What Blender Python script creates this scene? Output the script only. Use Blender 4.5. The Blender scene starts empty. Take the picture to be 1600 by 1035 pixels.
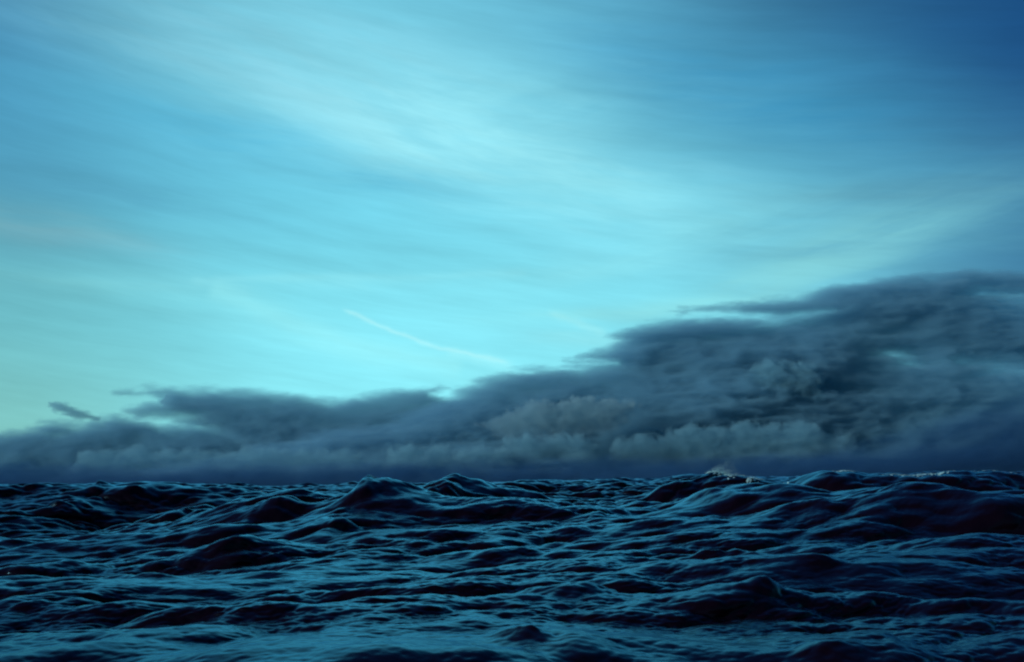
import bpy, math, random
import numpy as np
R = math.radians
sc = bpy.context.scene
COL = sc.collection

# ------------------------------------------------------------------ camera
CAM_H = 1.75
PITCH, ROLL = 8.62, 1.1          # degrees, pitched up, horizon lower at the left
LENS = 35.0
FPX = 1600 * LENS / 36.0           # focal length in photograph pixels
cam = bpy.data.objects.new('camera', bpy.data.cameras.new('camera'))
COL.objects.link(cam)
cam.data.lens = LENS
cam.data.sensor_width = 36
cam.data.clip_start = 0.1
cam.data.clip_end = 200000
from mathutils import Matrix, Vector
cam.matrix_world = (Matrix.Translation((0, 0, CAM_H)) @ Matrix.Rotation(R(90 + PITCH), 4, 'X')
                    @ Matrix.Rotation(R(-ROLL), 4, 'Z'))
sc.camera = cam
CR = np.array(cam.matrix_world.to_3x3())

def ray(px, py):
    """direction of a photograph point as (x/y, z/y): tangents against the level horizon"""
    d = CR @ np.array([(px - 800) / FPX, -(py - 517.5) / FPX, -1.0])
    return d[0] / d[1], d[2] / d[1]
def azel(px, py):
    d = CR @ np.array([(px - 800) / FPX, -(py - 517.5) / FPX, -1.0])
    d /= np.linalg.norm(d)
    return math.degrees(math.atan2(d[0], d[1])), math.degrees(math.asin(d[2]))

sc.view_settings.view_transform = 'Standard'
sc.view_settings.look = 'None'
sc.view_settings.gamma = 1
sc.view_settings.use_curve_mapping = False
sc.view_settings.exposure = 0.0
sc.render.engine = 'CYCLES'
sc.cycles.use_denoising = True
sc.cycles.max_bounces = 6
sc.cycles.volume_bounces = 3
sc.cycles.glossy_bounces = 3
sc.cycles.transparent_max_bounces = 24
sc.cycles.filter_width = 2.2

# ------------------------------------------------------------------ node maths
class E:
    """a shader socket that can be used in arithmetic"""
    def __init__(s, nt, v): s.nt, s.v = nt, v
    def m(s, op, *a):
        n = s.nt.nodes.new('ShaderNodeMath'); n.operation = op
        for i, x in enumerate((s,) + a):
            x = x.v if isinstance(x, E) else x
            if isinstance(x, (int, float)): n.inputs[i].default_value = x
            else: s.nt.links.new(x, n.inputs[i])
        return E(s.nt, n.outputs[0])
    def __add__(s, o): return s.m('ADD', o)
    __radd__ = __add__
    def __mul__(s, o): return s.m('MULTIPLY', o)
    __rmul__ = __mul__
    def __sub__(s, o): return s.m('SUBTRACT', o)
    def __rsub__(s, o): return (s * -1.0) + o
    def __truediv__(s, o): return s.m('DIVIDE', o)
    def clamp(s): return s.m('MAXIMUM', 0.0).m('MINIMUM', 1.0)
    def smooth(s, a, b):
        n = s.nt.nodes.new('ShaderNodeMapRange'); n.interpolation_type = 'SMOOTHSTEP'
        s.nt.links.new(s.v, n.inputs[0]); n.inputs[1].default_value = a; n.inputs[2].default_value = b
        return E(s.nt, n.outputs[0])
def lin(c):
    return tuple(((v / 255) / 12.92 if v / 255 <= .04045 else ((v / 255 + .055) / 1.055) ** 2.4) for v in c)
def mixc(nt, fac, a, b):
    n = nt.nodes.new('ShaderNodeMix'); n.data_type = 'RGBA'
    for k, x in ((0, fac), (6, a), (7, b)):
        x = x.v if isinstance(x, E) else x
        if isinstance(x, (int, float)): n.inputs[k].default_value = x
        elif isinstance(x, tuple): n.inputs[k].default_value = (*x, 1)
        else: nt.links.new(x, n.inputs[k])
    return n.outputs[2]
def noise(nt, x, y, z=0.0, detail=4.0, rough=0.5, scale=1.0):
    c = nt.nodes.new('ShaderNodeCombineXYZ')
    for i, v in enumerate((x, y, z)):
        if isinstance(v, E): nt.links.new(v.v, c.inputs[i])
        else: c.inputs[i].default_value = v
    n = nt.nodes.new('ShaderNodeTexNoise')
    nt.links.new(c.outputs[0], n.inputs['Vector'])
    n.inputs['Scale'].default_value = scale; n.inputs['Detail'].default_value = detail
    n.inputs['Roughness'].default_value = rough
    return E(nt, n.outputs['Fac'])

# ------------------------------------------------------------------ world: dusk sky with high cirrus
SUN_AZ, SUN_EL = -112.0, 14.0        # azimuth from the view direction (+Y), clockwise
w = bpy.data.worlds.new('World'); sc.world = w; w.use_nodes = True
nt = w.node_tree; nt.nodes.clear()
out = nt.nodes.new('ShaderNodeOutputWorld'); bg = nt.nodes.new('ShaderNodeBackground')
nt.links.new(bg.outputs[0], out.inputs[0])
sky = nt.nodes.new('ShaderNodeTexSky'); sky.sky_type = 'NISHITA'; sky.sun_disc = False
sky.sun_elevation = R(SUN_EL); sky.sun_rotation = R(SUN_AZ)
sky.air_density = 1.4; sky.dust_density = 0.6; sky.ozone_density = 4.0
tc = nt.nodes.new('ShaderNodeTexCoord'); sp = nt.nodes.new('ShaderNodeSeparateXYZ')
nt.links.new(tc.outputs['Generated'], sp.inputs[0])
X, Y, Z = (E(nt, sp.outputs[i]) for i in range(3))
AZ0 = X.m('ARCTAN2', Y) * (180 / math.pi)
EL0 = Z.m('ARCSINE') * (180 / math.pi)
# gentle warp, so that no edge in the sky is a clean curve
wa = noise(nt, AZ0 * 0.05, EL0 * 0.09, 3.1, 3, .55) - 0.5
wb = noise(nt, AZ0 * 0.05, EL0 * 0.11, 9.7, 3, .55) - 0.5
AZ = AZ0 + wa * 2.4
EL = EL0 + wb * 1.6
def ramp(nt, fac, stops, lo, hi):
    n = nt.nodes.new('ShaderNodeValToRGB'); n.color_ramp.interpolation = 'EASE'
    nt.links.new(((fac - lo) / (hi - lo)).clamp().v, n.inputs[0])
    el = n.color_ramp.elements
    for i, (p, c) in enumerate(stops):
        e = el[i] if i < 2 else el.new(0.5)
        e.position = (p - lo) / (hi - lo); e.color = (*lin(c), 1)
    return n.outputs[0]
def lobe(px, py, sx, sy, rot=0.0, soft=1.0):
    """weight 1 at a direction, falling off over sx, sy photograph pixels along an axis turned by rot degrees (down to the right)"""
    a, e = azel(px, py); k = 57.3 / FPX
    c, s = math.cos(R(rot)), math.sin(R(rot))
    dx, dy = AZ - a, (EL - e) * -1.0
    u = (dx * c + dy * s) / (sx * k); v = (dy * c - dx * s) / (sy * k)
    return ((u * u + v * v) * (-1.0 * soft)).m('EXPONENT')
col = ramp(nt, EL, [(0, (130, 224, 234)), (4, (138, 234, 246)), (9, (128, 226, 243)), (15, (116, 214, 236)), (20, (110, 205, 229)),
                    (26, (116, 204, 228)), (32, (64, 148, 190)), (41, (24, 82, 140)), (60, (14, 48, 96)), (90, (9, 28, 62))], 0, 90)
# sky darkened at corners and behind; unseen lobes overhead added to dim water reflections
side = AZ.m('ABSOLUTE').smooth(20, 85)
col = mixc(nt, side * 0.9, col, lin((10, 34, 62)))
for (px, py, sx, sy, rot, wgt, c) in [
    (1720, 60, 500, 440, 20, 1.0, (12, 72, 145)),
    (1350, -60, 480, 260, 0, .50, (26, 110, 165)),
    (1750, -420, 700, 380, 0, .85, (8, 34, 76)),  # unseen dark lobe, added to dim the water at the right
    (-300, -440, 680, 400, 0, .88, (8, 34, 74)),  # unseen dark lobe, added to dim the water at the left
    (1760, 420, 330, 330, 0, .80, (30, 82, 130)),
    (1200, 190, 330, 130, 20, .35, (58, 150, 188)),
    (-80, 60, 260, 300, -20, .75, (52, 116, 168)),
    (-90, 300, 260, 160, 0, .60, (66, 132, 165)),
    (250, 230, 430, 120, 6, .35, (82, 175, 208)),
    (-40, 700, 300, 230, 0, .75, (122, 184, 172)),
    (60, 480, 330, 130, 0, .45, (96, 178, 190)),
    (800, 530, 420, 130, 0, .5, (142, 236, 248)),
    (520, 60, 420, 170, 8, .45, (116, 202, 224)),
    (650, 190, 380, 120, 15, .40, (140, 222, 238)),
    (1200, 330, 360, 90, 0, .35, (108, 190, 208)),
    (900, 400, 420, 160, 0, .35, (130, 226, 242)),
]:
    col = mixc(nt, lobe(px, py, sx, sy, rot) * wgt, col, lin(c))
# cirrus: long streaks of noise inside broad veils
def streak(rot, sx, sy, seed, lo, hi, det=5, rough=.62):
    c, s = math.cos(R(rot)), math.sin(R(rot))
    u = AZ * c - EL * s; v = AZ * s + EL * c
    return noise(nt, u * sx, v * sy, seed, det, rough).smooth(lo, hi)
s1 = streak(14, .055, .32, 2.0, .40, .66)
s2 = streak(4, .06, .50, 7.0, .40, .66)
s3 = streak(-12, .07, .45, 12.0, .40, .66)
for (px, py, sx, sy, rot, wgt, c, st) in [
    (640, 190, 330, 80, 17, 1.0, (164, 238, 248), s1),
    (400, 105, 280, 62, 12, .60, (138, 208, 226), s1),
    (860, 262, 230, 80, 20, .60, (154, 233, 244), s1),
    (740, 160, 200, 60, 12, .40, (150, 230, 243), s3),
    (50, 355, 170, 26, 6, .75, (112, 168, 182), s2),
    (200, 382, 110, 16, 20, .45, (124, 190, 204), s2),
    (90, 440, 260, 24, 2, .35, (120, 196, 202), s2),
    (560, 438, 330, 12, -2, .45, (150, 234, 243), s2),
    (250, 20, 420, 70, 5, .45, (108, 178, 204), s1),
    (560, 540, 260, 26, 14, .60, (155, 240, 246), s1),
    (1110, 262, 90, 12, 12, .65, (132, 208, 226), s2),
    (1180, 290, 130, 14, 8, .50, (112, 192, 212), s2),
    (1000, 330, 260, 50, 5, .50, (142, 226, 238), s2),
    (1320, 352, 300, 50, 4, .70, (96, 168, 188), s2),
    (1480, 305, 220, 26, 6, .50, (84, 146, 172), s2),
    (1290, 405, 200, 42, -15, .80, (126, 200, 206), s3),
    (1180, 440, 220, 26, -10, .55, (132, 212, 222), s3),
    (1010, 392, 260, 34, -10, .45, (144, 228, 238), s3),
    (1030, 482, 240, 14, -2, .75, (144, 226, 232), s2),
    (905, 530, 80, 13, 6, .70, (168, 238, 240), s2),
    (1560, 470, 120, 26, 8, .65, (80, 150, 172), s2),
    (1000, 90, 340, 60, 25, .35, (110, 190, 220), s1),
    (1280, 110, 260, 40, 18, .30, (62, 142, 184), s1),
    (430, 240, 280, 38, 11, .80, (84, 178, 212), s2),
    (760, 345, 260, 30, 8, .40, (112, 214, 236), s2),
    (1180, 150, 300, 60, 22, .50, (48, 138, 184), s2),
    (160, 300, 200, 26, 6, .40, (78, 150, 186), s2),
    (1420, 380, 200, 18, 0, .45, (62, 130, 164), s2),
]:
    col = mixc(nt, lobe(px, py, sx, sy, rot) * (st * .7 + .3) * wgt, col, lin(c))
# old contrails, drifted apart by the wind
fs = noise(nt, AZ0 * .6, EL0 * .6, 41.0, 4, .6) - 0.5
def trail(pts, wid, wgt, c, col):
    for (x0, y0), (x1, y1) in zip(pts[:-1], pts[1:]):
        (a0, e0), (a1, e1) = azel(x0, y0), azel(x1, y1)
        L = math.hypot(a1 - a0, e1 - e0); cx, cy = (a1 - a0) / L, (e1 - e0) / L
        wob = wb * 1.4 + fs * .5
        du = (AZ0 - a0) * cx + (EL0 - e0) * cy; dv = ((EL0 - e0) * cx - (AZ0 - a0) * cy + wob) / (wid * 57.3 / FPX)
        m = (dv * dv * -1.0).m('EXPONENT') * du.smooth(-.35, .35) * du.smooth(L + .35, L - .35)
        col = mixc(nt, m * wgt, col, lin(c))
    return col
col = trail([(540, 484), (600, 510), (680, 540), (790, 566)], 3.6, .5, (176, 242, 246), col)
col = trail([(700, 550), (800, 572)], 9, .25, (170, 242, 246), col)
col = trail([(330, 452), (440, 500), (560, 545), (720, 575)], 16, .28, (158, 240, 244), col)
col = trail([(860, 490), (900, 503), (945, 520)], 6, .28, (172, 240, 240), col)
col = trail([(1480, 480), (1610, 464)], 2.5, .25, (96, 160, 180), col)
col = trail([(300, 440), (520, 431), (820, 424)], 6, .14, (160, 238, 244), col)
# all-over fine streaking
fs = noise(nt, AZ * .10 - EL * .05, (EL + AZ * .16) * 1.0, 21.0, 6, .62) - 0.5
ls = noise(nt, AZ * .05, EL * .14, 31.0, 3, .5) - 0.5
gain = fs * 0.36 + ls * 0.34 + 1.02
vm = nt.nodes.new('ShaderNodeVectorMath'); vm.operation = 'SCALE'
nt.links.new(col, vm.inputs[0]); nt.links.new(gain.v, vm.inputs['Scale'])
ns = nt.nodes.new('ShaderNodeVectorMath'); ns.operation = 'SCALE'; ns.inputs['Scale'].default_value = 0.003
nt.links.new(sky.outputs[0], ns.inputs[0])
ad = nt.nodes.new('ShaderNodeVectorMath'); ad.operation = 'ADD'
nt.links.new(vm.outputs[0], ad.inputs[0]); nt.links.new(ns.outputs[0], ad.inputs[1])
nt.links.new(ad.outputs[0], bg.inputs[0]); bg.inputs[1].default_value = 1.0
w.cycles.sampling_method = 'MANUAL'; w.cycles.sample_map_resolution = 512

# ------------------------------------------------------------------ sun
sl = bpy.data.lights.new('sun', 'SUN'); sun = bpy.data.objects.new('sun', sl); COL.objects.link(sun)
sl.energy = 2.3; sl.angle = R(14); sl.color = (1.0, .97, .92)
sd = Vector((math.sin(R(SUN_AZ)) * math.cos(R(SUN_EL)), math.cos(R(SUN_AZ)) * math.cos(R(SUN_EL)), math.sin(R(SUN_EL))))
sun.rotation_euler = sd.to_track_quat('Z', 'Y').to_euler()

# ------------------------------------------------------------------ numpy noise
LAT = {}
def vnoise(x, y, seed):
    T = 256
    if seed not in LAT:
        g = np.random.RandomState(seed).rand(T, T) * 2 * np.pi; LAT[seed] = (np.cos(g), np.sin(g))
    gx_, gy_ = LAT[seed]; c, s_ = math.cos(seed * 2.4), math.sin(seed * 2.4)
    x, y = x * c - y * s_ + 100, x * s_ + y * c + 100
    xi, yi = np.floor(x).astype(int), np.floor(y).astype(int)
    fx, fy = x - xi, y - yi
    def d(i, j):
        a, b = (xi + i) % T, (yi + j) % T
        return gx_[a, b] * (fx - i) + gy_[a, b] * (fy - j)
    ux = fx ** 3 * (fx * (fx * 6 - 15) + 10); uy = fy ** 3 * (fy * (fy * 6 - 15) + 10)
    return ((d(0, 0) * (1 - ux) + d(1, 0) * ux) * (1 - uy) + (d(0, 1) * (1 - ux) + d(1, 1) * ux) * uy) * 1.5
def fbm(x, y, seed, octv=5, gain=.5, lac=2.03, billow=False):
    s = 0; a = 1; t = 0
    for i in range(octv):
        n = vnoise(x + 17.3 * i, y + 9.1 * i, seed + i)
        s = s + a * ((1 - 2.4 * np.abs(n)) if billow else n); t += a; a *= gain; x = x * lac; y = y * lac
    return s / t * 1.6
def sdf(px, pz, poly):
    """signed distance, positive inside"""
    d2 = np.full(px.shape, 1e18); ins = np.zeros(px.shape, bool)
    n = len(poly)
    for i in range(n):
        x0, y0 = poly[i]; x1, y1 = poly[(i + 1) % n]
        ex, ey = x1 - x0, y1 - y0
        t = np.clip(((px - x0) * ex + (pz - y0) * ey) / (ex * ex + ey * ey + 1e-12), 0, 1)
        d2 = np.minimum(d2, (px - x0 - t * ex) ** 2 + (pz - y0 - t * ey) ** 2)
        if y0 != y1:
            c = ((y0 > pz) != (y1 > pz)) & (px < x0 + (pz - y0) * ex / ey)
            ins ^= c
    d = np.sqrt(d2)
    return np.where(ins, d, -d)
def mesh_obj(name, co, quads, mat, smooth=True):
    me = bpy.data.meshes.new(name)
    me.vertices.add(len(co)); me.vertices.foreach_set('co', np.asarray(co, np.float32).ravel())
    nq = len(quads)
    me.loops.add(nq * 4); me.loops.foreach_set('vertex_index', np.asarray(quads, np.int32).ravel())
    me.polygons.add(nq); me.polygons.foreach_set('loop_start', np.arange(0, nq * 4, 4, dtype=np.int32))
    me.polygons.foreach_set('use_smooth', np.full(nq, smooth))
    me.update(calc_edges=True)
    me.materials.append(mat)
    o = bpy.data.objects.new(name, me); COL.objects.link(o)
    return o

# ------------------------------------------------------------------ clouds: closed lumpy bodies filled with scattering air
def cloud_mat(name, color, density, aniso=0.0):
    m = bpy.data.materials.new(name); m.use_nodes = True; t = m.node_tree; t.nodes.clear()
    o = t.nodes.new('ShaderNodeOutputMaterial'); v = t.nodes.new('ShaderNodeVolumePrincipled')
    v.inputs['Color'].default_value = (*color, 1); v.inputs['Density'].default_value = density
    v.inputs['Anisotropy'].default_value = aniso
    t.links.new(v.outputs[0], o.inputs['Volume'])
    return m
def cloud(name, polys, dist, mat, label, cat='cloud', group=None, seed=1, soft=16.0, depth=900.0, edge=9.0, warp=10.0, sx=90.0, sy=26.0,
          lump=0.22, lsx=110.0, lsy=44.0, holes=(), step=2.0, thin=1.0, skew=0.0, power=1.6, fade=0, bias=.35):
    """polys in photograph pixels, placed as a real body `dist` metres away; soft: pixels over which it thickens"""
    pix = dist / FPX
    P = [[(ray(x, y)[0] * FPX, ray(x, y)[1] * FPX) for x, y in p] for p in polys]
    H = [([(ray(x, y)[0] * FPX, ray(x, y)[1] * FPX) for x, y in h], d) for h, d in holes]
    allp = np.array([q for p in P for q in p])
    pad = edge * 2.5 + warp + 6
    x0, z0 = allp.min(0) - pad; x1, z1 = allp.max(0) + pad
    gx = np.arange(x0, x1, step); gz = np.arange(z0, z1, step)
    GX, GZ = np.meshgrid(gx, gz, indexing='ij')
    wx = GX + warp * 1.6 * fbm(GX / sx, GZ / sy, seed + 50, 5, .55)
    wz = GZ + warp * .6 * fbm(GX / sx + 5, GZ / sy, seed + 60, 5, .55)
    s = np.full(GX.shape, -1e9)
    for p in P: s = np.maximum(s, sdf(wx, wz, p))
    for h, d in H: s = np.minimum(s, np.maximum(-sdf(wx, wz, h) * d + 9, 3))
    n = fbm((GX + skew * GZ) / sx, GZ / sy, seed, 6, .55)
    nf = fbm((GX + skew * GZ) / (sx * .3), GZ / (sy * .38), seed + 20, 5, .6)
    s = s + edge * n + edge * .55 * nf + bias * soft
    t = np.clip(s / soft, 0, None)
    D = np.where(t < 1, t ** power, 1 + (t - 1) * .55)
    if fade: D = D * np.clip((wz - z0 - pad) / (z1 - z0 - 2 * pad), 0, 1) ** fade * 1.6
    D = D / (1 + D / 7.0)                                 # levels off inside
    lb = fbm(GX / lsx, GZ / lsy, seed + 90, 6, .52, billow=True)
    lc = fbm(GX / (lsx * 2.6), GZ / (lsy * 1.6), seed + 95, 3, .5)
    F = D * np.clip(1 + lump * lb + lump * .8 * lc, .15, None)          # front
    B = D * np.clip(1 + lump * .5 * fbm(GX / lsx, GZ / lsy, seed + 99, 4), .3, None)
    D0 = depth / 7.0
    F = F * D0 * thin; B = B * D0 * thin
    pos = D > 1e-3
    cell = pos[:-1, :-1] | pos[1:, :-1] | pos[:-1, 1:] | pos[1:, 1:]
    edgev = ~pos
    nx, nz = GX.shape
    idF = np.full((nx, nz), -1); idB = np.full((nx, nz), -1)
    used = np.zeros((nx, nz), bool)
    used[:-1, :-1] |= cell; used[1:, :-1] |= cell; used[:-1, 1:] |= cell; used[1:, 1:] |= cell
    uf = np.argwhere(used); idF[used] = np.arange(len(uf))
    ub = used & pos
    # a used vertex on the border is shared by both sides; so is any vertex with an unused cell next to it
    cc = np.zeros((nx + 1, nz + 1), bool); cc[1:-1, 1:-1] = cell
    allc = cc[:-1, :-1] & cc[1:, :-1] & cc[:-1, 1:] & cc[1:, 1:]
    ub &= allc
    idB[used] = idF[used]; idB[ub] = len(uf) + np.arange(ub.sum())
    fx = GX[used]; fz = GZ[used]; fy = np.where(ub[used], F[used], 0)
    bx = GX[ub]; bz = GZ[ub]; by = B[ub]
    co = np.concatenate([np.stack([fx * pix, dist - fy, fz * pix + CAM_H], 1), np.stack([bx * pix, dist + by, bz * pix + CAM_H], 1)])
    i, j = np.nonzero(cell)
    qf = np.stack([idF[i, j], idF[i + 1, j], idF[i + 1, j + 1], idF[i, j + 1]], 1)
    qb = np.stack([idB[i, j], idB[i, j + 1], idB[i + 1, j + 1], idB[i + 1, j]], 1)
    ctr = np.array([(x0 + x1) / 2 * pix, dist, (z0 + z1) / 2 * pix + CAM_H])
    o = mesh_obj(name, co - ctr, np.concatenate([qf, qb]), mat, False)
    o.location = ctr
    o['label'] = label; o['category'] = cat
    if group: o['group'] = group
    return o

m_dark = cloud_mat('dark_cloud_air', (.31, .69, .90), .006)  # shade of the banks is put into this darker scatter colour
m_mid = cloud_mat('grey_cloud_air', (.29, .66, .87), .007)
m_lit = cloud_mat("lit_cloud_air", (.36, .76, .92), .007)  # paler scatter colour stands in for light on the puffs
m_warm = cloud_mat('warm_lit_cloud_air', (.46, .78, .89), .008)  # warm light on the brightest puff, put into the scatter colour
m_low = cloud_mat('low_blue_cloud_air', (.08, .28, .56), .009)

cloud('cloud_bank', [[(-500, 722), (0, 722), (400, 720), (800, 716), (1200, 710), (1700, 690), (2300, 680), (2300, 800), (1600, 800), (0, 800), (-500, 800)]],
      9500, m_low, 'dark blue band of murky low cloud lying flat along the whole horizon', 'cloud bank', lump=.03, seed=3, soft=34, depth=1100, edge=5, step=4, bias=.1)
cloud('cloud_bank', [[(-500, 690), (-200, 690), (0, 680), (60, 668), (150, 657), (215, 655), (250, 664), (300, 656), (400, 664), (520, 680), (640, 720), (620, 790), (-500, 790)]],
      15000, m_mid, 'grey cloud bank low at the far left, with a soft brownish top', 'cloud bank', seed=11, soft=26, depth=1500, edge=7, step=2.4)
cloud('cloud_bank', [[(180, 614), (250, 607), (330, 608), (420, 614), (530, 623), (610, 614), (655, 605), (690, 601), (700, 606), (680, 616), (700, 626), (760, 630),
                      (900, 650), (900, 760), (500, 760), (380, 690), (300, 660), (215, 652), (195, 640), (250, 632), (255, 622)]],
      14000, m_dark, 'long flat-topped slate cloud left of the middle, with pointed tips over the pale gap', 'cloud bank', seed=21, soft=22, depth=1500, edge=5, step=2)
cloud('cloud_bank', [[(640, 650), (690, 628), (720, 612), (760, 596), (800, 583), (850, 573), (900, 572), (960, 566), (930, 560), (900, 560), (945, 548), (965, 530), (1000, 514),
                      (1080, 502), (1200, 499), (1300, 488), (1230, 486), (1060, 484), (1150, 476), (1250, 468), (1300, 448), (1400, 436), (1500, 426), (1640, 430), (1800, 420), (2000, 430), (2400, 470),
                      (2400, 800), (-100, 800), (0, 765), (200, 738), (380, 708), (520, 676)]],
      12000, m_dark, 'huge dark cloud bank filling the right side, with streaky feathered upper edge', 'cloud bank', seed=33, soft=26, depth=1800, edge=8, step=2.4, sx=130, sy=22,
      holes=[([(1385, 552), (1420, 556), (1440, 566), (1410, 572), (1388, 566)], .5), ([(1490, 560), (1620, 568), (1640, 584), (1560, 586), (1500, 574)], .5),
             ([(1500, 446), (1700, 440), (1700, 494), (1580, 484), (1530, 468)], .4)])
cloud('cloud_bank', [[(900, 728), (1150, 716), (1350, 690), (1500, 640), (1700, 590), (2000, 560), (2400, 560), (2400, 800), (900, 800)]],  # added dark layer; its colour gives the bank its navy shade
      9200, m_low, 'darkest navy layer low at the far right, added to darken the bank down to the sea', 'cloud bank', lump=.1, seed=205, soft=70, depth=800, edge=14, step=4, bias=0, sx=160, sy=40, power=1.2)
for i, (p, lab, d) in enumerate([
    ([(800, 640), (830, 630), (870, 626), (900, 622), (950, 626), (990, 628), (1000, 634), (970, 670), (880, 696), (780, 696), (750, 664)], 'brightest cloud puff right of the middle, with a warm pale flat crest', 11000),
    ([(940, 720), (960, 690), (1000, 680), (1040, 678), (1055, 668), (1090, 664), (1130, 668), (1170, 660), (1220, 664), (1260, 662), (1300, 678), (1340, 684), (1330, 712), (1200, 730), (1000, 732)], 'long row of small rounded puffs low in the right bank', 10500),
    ([(1150, 616), (1160, 590), (1180, 572), (1220, 564), (1270, 572), (1290, 590), (1280, 650), (1200, 668), (1130, 650)], 'faint round cloud tower in the dark bank above the row of puffs', 11500),
    ([(600, 716), (610, 700), (640, 694), (670, 700), (700, 700), (710, 724), (690, 738), (590, 738)], 'small pale puff low behind the tallest wave', 10400),
    ([(708, 718), (720, 704), (750, 698), (790, 706), (806, 730), (740, 738)], 'small dim puff just right of the pale puff above the waves', 10300),
    ([(785, 696), (790, 682), (820, 678), (850, 686), (900, 680), (930, 690), (930, 726), (840, 728), (770, 712)], 'double puff below the brightest crest', 10600),
    ([(110, 724), (130, 708), (170, 704), (210, 700), (250, 706), (300, 702), (350, 708), (420, 700), (480, 704), (560, 708), (560, 744), (300, 750), (110, 750)], 'low ragged row of puffs at the left, under the grey bank', 10800),
]):
    cloud('cloud', [p], d, m_warm if i == 0 else m_lit, lab, 'cloud', 'cloud puffs lit along the banks', seed=60 + i * 7, soft=11, depth=900, edge=6.5, warp=7, sx=28, sy=24, lsx=30, lsy=20, lump=.3, step=1.6, thin=.62, fade=1.7, bias=.4)
for i, (p, lab) in enumerate([
    ([(880, 562), (960, 551), (1040, 542), (1120, 545), (1100, 566), (1000, 572)], 'thin dark streak pointing left, lowest of the three feathers on the right bank'),
    ([(948, 524), (1010, 510), (1100, 500), (1190, 500), (1180, 520), (1000, 534)], 'middle dark feather pointing left on the edge of the right bank'),
    ([(1048, 485), (1150, 477), (1260, 466), (1340, 466), (1320, 488), (1180, 491)], 'long dark feather above a thin bright gap, uppermost on the right bank')]):
    cloud('cloud', [p], 11800 - 90 * i, m_dark, lab, 'cloud', 'streaky feathers on the edge of the right bank', seed=160 + 9 * i, soft=12, depth=600, edge=4, warp=6, sx=60, sy=12, step=1.6)
cloud('cloud', [[(79, 630), (92, 629), (122, 640), (152, 652), (150, 657), (115, 653), (86, 643)]], 13000, m_dark,
      'small dark torn cloud floating alone at the far left, above the bank', seed=140, soft=9, depth=800, edge=3.2, warp=4, sx=22, sy=9, step=1.0, bias=.5)

# ------------------------------------------------------------------ the sea
def tile(L, N, lmin, lmax, hs, wind, spread, seed, pw):
    """one periodic patch of wind sea: height and choppy displacement, significant height hs"""
    k = 2 * np.pi * np.fft.fftfreq(N, L / N)
    KX, KY = np.meshgrid(k, k, indexing='ij'); K = np.hypot(KX, KY); K[0, 0] = 1
    th = np.arctan2(KY, KX) - R(wind)
    th = (th + np.pi) % (2 * np.pi) - np.pi
    D = np.cos(np.clip(th, -np.pi / 2, np.pi / 2)) ** spread + .04
    S = K ** -pw * D
    S *= np.where((K < 2 * np.pi / lmin) & (K > 2 * np.pi / lmax), 1, 0)
    rs = np.random.RandomState(seed)
    A = np.sqrt(S) * (rs.randn(N, N) + 1j * rs.randn(N, N)); A[0, 0] = 0
    h = np.fft.ifft2(A).real; q = (hs / 4) / h.std(); h *= q
    dx = np.fft.ifft2(-1j * KX / K * A).real * q; dy = np.fft.ifft2(-1j * KY / K * A).real * q
    return np.stack([h, dx, dy], -1).astype(np.float32)
def sample(T, L, x, y, rot):
    c, s = math.cos(R(rot)), math.sin(R(rot))
    u = (x * c + y * s) / L; v = (-x * s + y * c) / L; N = T.shape[0]
    u = (u % 1) * N; v = (v % 1) * N
    i = np.floor(u).astype(int); j = np.floor(v).astype(int); fu = (u - i)[..., None]; fv = (v - j)[..., None]
    i %= N; j %= N; i1 = (i + 1) % N; j1 = (j + 1) % N
    r = (T[i, j] * (1 - fu) + T[i1, j] * fu) * (1 - fv) + (T[i, j1] * (1 - fu) + T[i1, j1] * fu) * fv
    h, a, b = r[..., 0], r[..., 1], r[..., 2]
    return h, a * c - b * s, a * s + b * c
WIND = -70                                     # direction the waves travel, towards the camera and to the right
tiles = [ # L, N, lmin, lmax, Hs, spread, rot, chop, fade distance, seed, lean, spectrum power
    (420, 1024, 12.0, 60, 3.2, 4, 0, 1.3, 1e9, 5, .3, 4),
    (170, 1024, 3.4, 12.0, 0.50, 3, 21, 1.3, 1e9, 9, 1.2, 3.8),
    (61, 1024, 0.6, 3.4, 0.19, 2, -17, 1.2, 900, 6, 1.3, 3.7),
    (19.3, 1024, 0.10, 0.6, 0.024, 2, -31, 1.1, 150, 7, 1.0, 3.4),
    (5.9, 512, 0.04, 0.12, 0.004, 1, 40, 1.0, 22, 8, 0, 4),
]
TT = [tile(L, N, a, b, hs, WIND - rot, spr, seed, pw) for (L, N, a, b, hs, spr, rot, ch, fd, seed, ln, pw) in tiles]
OFFX, OFFY = 37.0, 11.0
for T_, t_ in zip(TT, tiles):
    dd = t_[0] / t_[1]; gx_ = np.gradient(T_[..., 0], dd, axis=0); gy_ = np.gradient(T_[..., 0], dd, axis=1); jx = np.gradient(T_[..., 1], dd, axis=0)
    print('tile', t_[0], 'slope rms', gx_.std(), gy_.std(), 'div', np.percentile(jx, [1, 99]))
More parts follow.
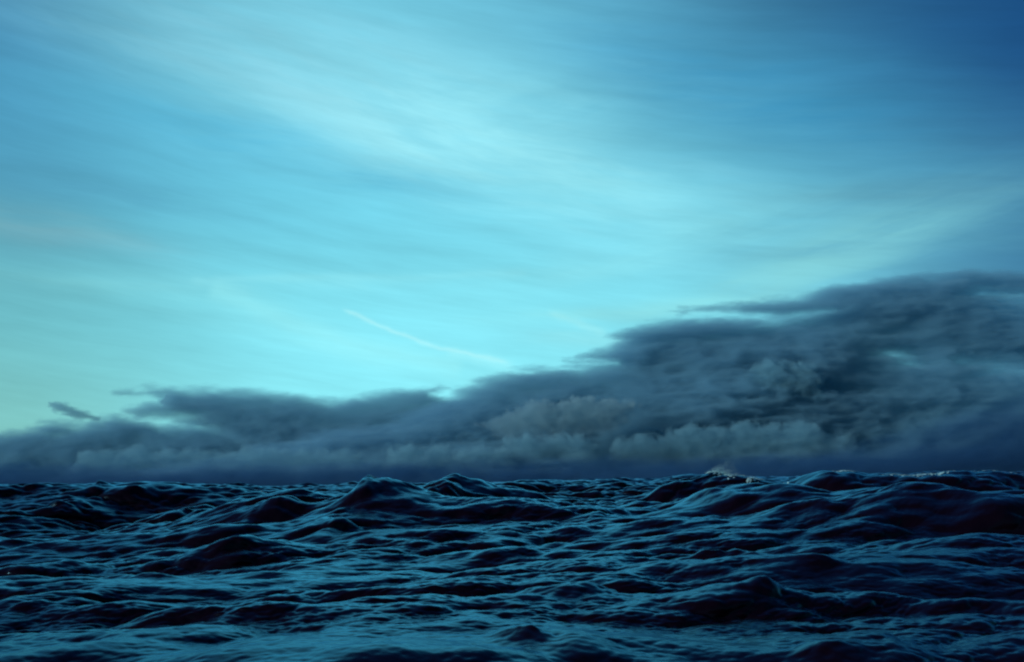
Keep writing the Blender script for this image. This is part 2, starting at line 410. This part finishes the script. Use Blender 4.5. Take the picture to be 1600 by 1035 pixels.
def sea(x, y):
    r = np.hypot(x, y)
    gust = np.clip(1.0 + 1.1 * fbm(x / 7, y / 5, 400, 3), .7, 1.4)      # rougher and smoother patches
    H = np.zeros_like(x); DX = np.zeros_like(x); DY = np.zeros_like(x)
    for T, (L, N, a, b, hs, spr, rot, ch, fd, seed, ln, pw) in zip(TT, tiles):
        h, dx, dy = sample(T, L, x + OFFX, y + OFFY, rot)
        f = 1 / (1 + (r / fd) ** 3)
        if L == 420: f = f * (.25 + .75 * np.clip((r - 14) / 45, 0, 1))
        if L == 170: f = f * (.9 + .75 * np.clip((r - 12) / 60, 0, 1))
        if L == 61: f = f * (gust ** .5 * (1 + .6 * np.clip((r - 20) / 60, 0, 1)))
        if L < 60: f = f * gust
        H += h * f; DX += (dx * ch + h * ln * math.cos(R(WIND))) * f; DY += (dy * ch + h * ln * math.sin(R(WIND))) * f
    return H, DX, DY
# single larger waves of the photograph: (x, y of crest, y of foot, half width px, crest turn deg, slope, distance of foot or None)
WAVES = [
    (1480, 786, 862, 190, 8, .30, None),
    (1250, 812, 850, 110, -6, .28, None),
    (1060, 768, 800, 100, 5, .30, None),
    (745, 776, 806, 55, -8, .36, None),
    (690, 776, 812, 40, 24, .36, None),
    (585, 770, 800, 60, 18, .34, None),
    (470, 768, 786, 60, 6, .32, None),
    (60, 792, 815, 80, 5, .26, None),
    (380, 852, 878, 70, 4, .32, None),
    (1000, 796, 816, 34, 0, .42, None),
    (480, 880, 896, 80, 6, .32, None),
    (440, 922, 955, 60, 0, .32, None),
    (660, 920, 955, 140, -9, .30, None),
    (430, 960, 1010, 230, 5, .28, None),
    (1130, 858, 884, 50, -14, .4, None),
    (1190, 896, 920, 90, -6, .36, None),
    (900, 930, 960, 100, 14, .36, None),
    (800, 1000, 1050, 70, 0, .45, None),
    (1140, 940, 962, 40, 0, .45, None),
    (1260, 1002, 1050, 110, 0, .42, None),
    (90, 935, 985, 120, 0, .30, None),
    (1450, 930, 965, 140, -5, .34, None),
    (200, 905, 930, 60, 5, .36, None),
    (30, 855, 880, 90, 0, .34, None),
]
RID = []
for (px, yt, yb, hw, turn, sl_, rb) in WAVES:
    xt, T = ray(px, yt); T = -T; Bz = -ray(px, yb)[1]
    if rb is None: rb = CAM_H / Bz
    rt = (CAM_H + sl_ * rb) / (T + sl_)
    A = sl_ * (rt - rb)
    RID.append((xt * rt, rt, A, hw / FPX * rt, rt - rb, math.tan(R(turn))))
# crests that break the horizon: (x, distance, height, half width px, length, crest turn deg)
for (px, r, A, hw, L, turn) in [
    (640, 40, .58, 280, 8, 0), (600, 36, .42, 32, 1.8, 10), (604, 36.5, .30, 60, 2.6, -12), (622, 36, .26, 90, 2.4, -8), (548, 31, .34, 46, 1.8, 8), (400, 42, .75, 110, 6, 5),
    (935, 44, .75, 60, 4, 0), (735, 40, .35, 18, 1.2, 0), (1140, 36, .52, 90, 3.8, 0), (1130, 60, .9, 120, 6, 0), (480, 46, .6, 40, 3, 0),
    (1270, 50, .6, 90, 5, 0), (240, 45, .45, 60, 4, 0), (1480, 60, .8, 160, 6, 0)]:
    RID.append((ray(px, 745)[0] * r, r, A * 1.45, hw / FPX * r, L * 1.1, math.tan(R(turn))))
RID.append((ray(90, 745)[0] * 46, 46, -.75, 190 / FPX * 46, 9, 0))       # a trough that opens the view at the left
rk = np.random.RandomState(12)
for k in range(46):                                                      # small crests packed along the skyline
    r = rk.uniform(32, 85)
    RID.append((ray(rk.uniform(-150, 1750), 745)[0] * r, r, rk.uniform(.12, .34) * (.6 + r / 90), rk.uniform(12, 38) / FPX * r, rk.uniform(1, 2.2), rk.uniform(-.2, .2)))
def waves(x, y):
    H = np.zeros_like(x)
    for (cx, cy, A, hw, L, tn) in RID:
        m = (np.abs(x - cx) < 4 * hw) & (np.abs(y - cy) < 8 * L)
        if not m.any(): continue
        u = x[m] - cx; v = y[m] - cy - u * tn + .25 * L * np.sin(u / hw * 1.7 + cx)
        across = np.exp(-(u / hw) ** 2 * .9)
        t = np.where(v < 0, v / L, v / (L * 2.1))
        prof = np.exp(-np.abs(t) ** 1.35 * 1.5) - .18 * np.exp(-((t + 1.3) / .8) ** 2)
        rough = 1 + .5 * fbm(x[m] / (hw * .9) + cx, y[m] / (L * 1.4), 500, 3, .4)
        H[m] += A * (.72 if cy < 16 else .85) * across * prof * rough
    return H
na = 1500
na = 1500
azs = np.radians(np.concatenate([np.linspace(-180, -40, 141)[:-1], np.linspace(-40, 40, na), np.linspace(40, 180, 141)[1:]]))
rr = [0.6]
while rr[-1] < 60000:
    r_ = rr[-1]
    rr.append(r_ * (1.0023 + .0045 * min(1, max(0, (r_ - 150) / 600)) + .03 * min(1, max(0, (r_ - 1500) / 6000))))
    if r_ < 5: rr[-1] = r_ + .05
rr = np.array(rr)
AA, RRR = np.meshgrid(azs, rr, indexing='ij')
gx = RRR * np.sin(AA); gy = RRR * np.cos(AA)
h, dx, dy = sea(gx, gy)
hw_ = waves(gx, gy); h = h + hw_; dy = dy - .4 * hw_; dx = dx + .15 * hw_
co = np.stack([gx + dx, gy + dy, h], -1)
nr = rr < 1.5
print('sea near the camera', h[:, nr].min(), h[:, nr].max())
n0, n1 = AA.shape
ids = np.arange(n0 * n1).reshape(n0, n1)
q = np.stack([ids[:-1, :-1], ids[:-1, 1:], ids[1:, 1:], ids[1:, :-1]], -1).reshape(-1, 4)[:, ::-1]
wm = bpy.data.materials.new('sea_water'); wm.use_nodes = True; t = wm.node_tree; t.nodes.clear()
mo = t.nodes.new('ShaderNodeOutputMaterial'); mx = t.nodes.new('ShaderNodeMixShader')
fr = t.nodes.new('ShaderNodeFresnel'); fr.inputs['IOR'].default_value = 1.33
df = t.nodes.new('ShaderNodeBsdfDiffuse'); df.inputs['Color'].default_value = (.005, .002, .006, 1)
gl = t.nodes.new('ShaderNodeBsdfGlossy'); gl.inputs['Color'].default_value = (.25, .63, .86, 1)
tcg = t.nodes.new('ShaderNodeTexCoord'); nz = t.nodes.new('ShaderNodeTexNoise'); bp = t.nodes.new('ShaderNodeBump')
nz.inputs['Scale'].default_value = 14; nz.inputs['Detail'].default_value = 4
t.links.new(tcg.outputs['Object'], nz.inputs['Vector']); t.links.new(nz.outputs['Fac'], bp.inputs['Height'])
bp.inputs['Distance'].default_value = .02; bp.inputs['Strength'].default_value = .2
at = t.nodes.new('ShaderNodeAttribute'); at.attribute_name = 'ripple'      # unresolved small ripples make far water rougher
t.links.new(at.outputs['Fac'], gl.inputs['Roughness'])
t.links.new(bp.outputs[0], gl.inputs['Normal']); t.links.new(bp.outputs[0], fr.inputs['Normal'])
t.links.new(fr.outputs[0], mx.inputs[0]); t.links.new(df.outputs[0], mx.inputs[1]); t.links.new(gl.outputs[0], mx.inputs[2])
t.links.new(mx.outputs[0], mo.inputs['Surface'])
water = mesh_obj('sea', co.reshape(-1, 3), q, wm)
ra = water.data.attributes.new('ripple', 'FLOAT', 'POINT')
ra.data.foreach_set('value', (.20 + .22 * np.clip(np.log10(RRR / 20) / 1.6, 0, 1)).astype(np.float32).ravel())
water['kind'] = 'structure'; water['label'] = 'dark choppy open sea with steep wavelets reflecting the teal sky'
print('sea verts', len(water.data.vertices))

# ------------------------------------------------------------------ foam and spray on the breaking crests
fm = bpy.data.materials.new('sea_foam'); fm.use_nodes = True
fp = fm.node_tree.nodes['Principled BSDF']; fp.inputs['Base Color'].default_value = (.42, .80, .86, 1); fp.inputs['Roughness'].default_value = .6
px_el = (co[..., 2] - CAM_H) / np.maximum(np.hypot(co[..., 0], co[..., 1]), 1e-6)
def whitecap(x0, x1, n, size, up, label, seed, rmin=30, rmax=140, deep=.9, cover=.5):
    """torn froth lying on the crest that shows against the sky between two directions, with drops thrown up by `up` metres"""
    rs = np.random.RandomState(seed)
    a0, a1 = math.atan(ray(x0, 745)[0]), math.atan(ray(x1, 745)[0])
    cols = np.nonzero((azs > a0) & (azs < a1))[0]
    ri = np.nonzero((rr > rmin) & (rr < rmax))[0]
    prof = px_el[cols][:, ri].max(0)
    crest = np.array([ri[np.argmax(px_el[c, ri])] for c in cols])
    V = []; Q = []
    # froth sheet: a raised copy of the water's own surface on the near side of the crest, torn by noise
    vid = {}
    def vert(c, j):
        if (c, j) not in vid:
            vid[(c, j)] = len(V); q = co[c, j].copy(); q[2] += .015; V.append(q)
        return vid[(c, j)]
    for k, c in enumerate(cols[:-1]):
        u = k / max(1, len(cols) - 1); env = math.sin(math.pi * min(max(u, .02), .98)) ** .5
        step = rr[crest[k]] - rr[crest[k] - 1]; m = int(deep * env / step) + 1
        for d in range(-2, m):
            j = crest[k] - d
            v = float(fbm(np.array([azs[c] * rr[j] * 6.5 + 50]), np.array([rr[j] * 3.1]), 700 + seed, 4, .6)[0])
            if v + cover * env - .7 * max(d, 0) / m > .30:
                Q.append((vert(c, j - 1), vert(c + 1, j - 1), vert(c + 1, j), vert(c, j)))
    cen = rs.uniform(.15, .85, 4)
    for k in range(n):
        u = np.clip(cen[rs.randint(4)] + rs.randn() * .10, 0, 1) if rs.rand() < .6 else rs.beta(1.6, 1.6)
        kc = min(len(cols) - 1, int(u * len(cols)))
        p = co[cols[kc], crest[kc]].copy()
        t = rs.rand() ** 2.6 * up * math.sin(math.pi * min(max(u, .05), .95))
        p += np.array([rs.randn() * .05 + t * .8, rs.randn() * .05, t + .01])
        q_ = size * (.35 + rs.rand() ** 2 * 1.1) * (1 - .6 * t / (up + 1e-3))
        o3 = np.array([[1, 0, 0], [0, 1, 0], [-1, 0, 0], [0, -1, 0], [0, 0, .7], [0, 0, -.7]]) * q_ * rs.uniform(.6, 1.3, (6, 1))
        o3[:, 0] *= 1.5
        b = len(V); V.extend(list(p + o3))
        for (i, j2) in ((0, 1), (1, 2), (2, 3), (3, 0)):
            Q.append((b + i, b + j2, b + 4)); Q.append((b + j2, b + i, b + 5))
    V = np.array(V); ctr = V.mean(0)
    me = bpy.data.meshes.new('whitecap'); me.from_pydata((V - ctr).tolist(), [], Q); me.materials.append(fm)
    me.polygons.foreach_set('use_smooth', np.ones(len(Q), bool))
    o = bpy.data.objects.new('whitecap', me); COL.objects.link(o); o.location = ctr
    o['label'] = label; o['category'] = 'whitecap'; o['group'] = 'white foam on breaking crests'
    print('whitecap', x0, len(V), rr[crest].min(), rr[crest].max())
whitecap(1100, 1156, 2600, .013, .75, 'misty burst of spray thrown above the horizon crest, right of centre', 1)
whitecap(1156, 1190, 300, .016, .10, 'bright short foam crest just right of the misty spray', 2, deep=1.2, cover=.6)
whitecap(1228, 1250, 30, .012, .04, 'faint fleck of foam between two brighter crests on the horizon, right of the spray', 3, deep=.5)
whitecap(1306, 1340, 60, .012, .04, 'thin bright foam line low on the horizon, third patch right of the spray', 4, deep=.6, cover=.7)
whitecap(1372, 1480, 200, .014, .06, 'long broken foam line along the right horizon', 5, deep=.8)
whitecap(1500, 1598, 80, .012, .04, 'dim foam streak on the horizon at the far right edge', 6, deep=.5, cover=.35)
whitecap(370, 402, 40, .012, .04, 'small pale foam patch on the horizon left of the tallest wave', 7, deep=.5, cover=.4)
whitecap(600, 611, 30, .012, .04, 'tiny white sparkle of foam on the tip of the tallest wave', 8, rmax=38, deep=.3, cover=.7)
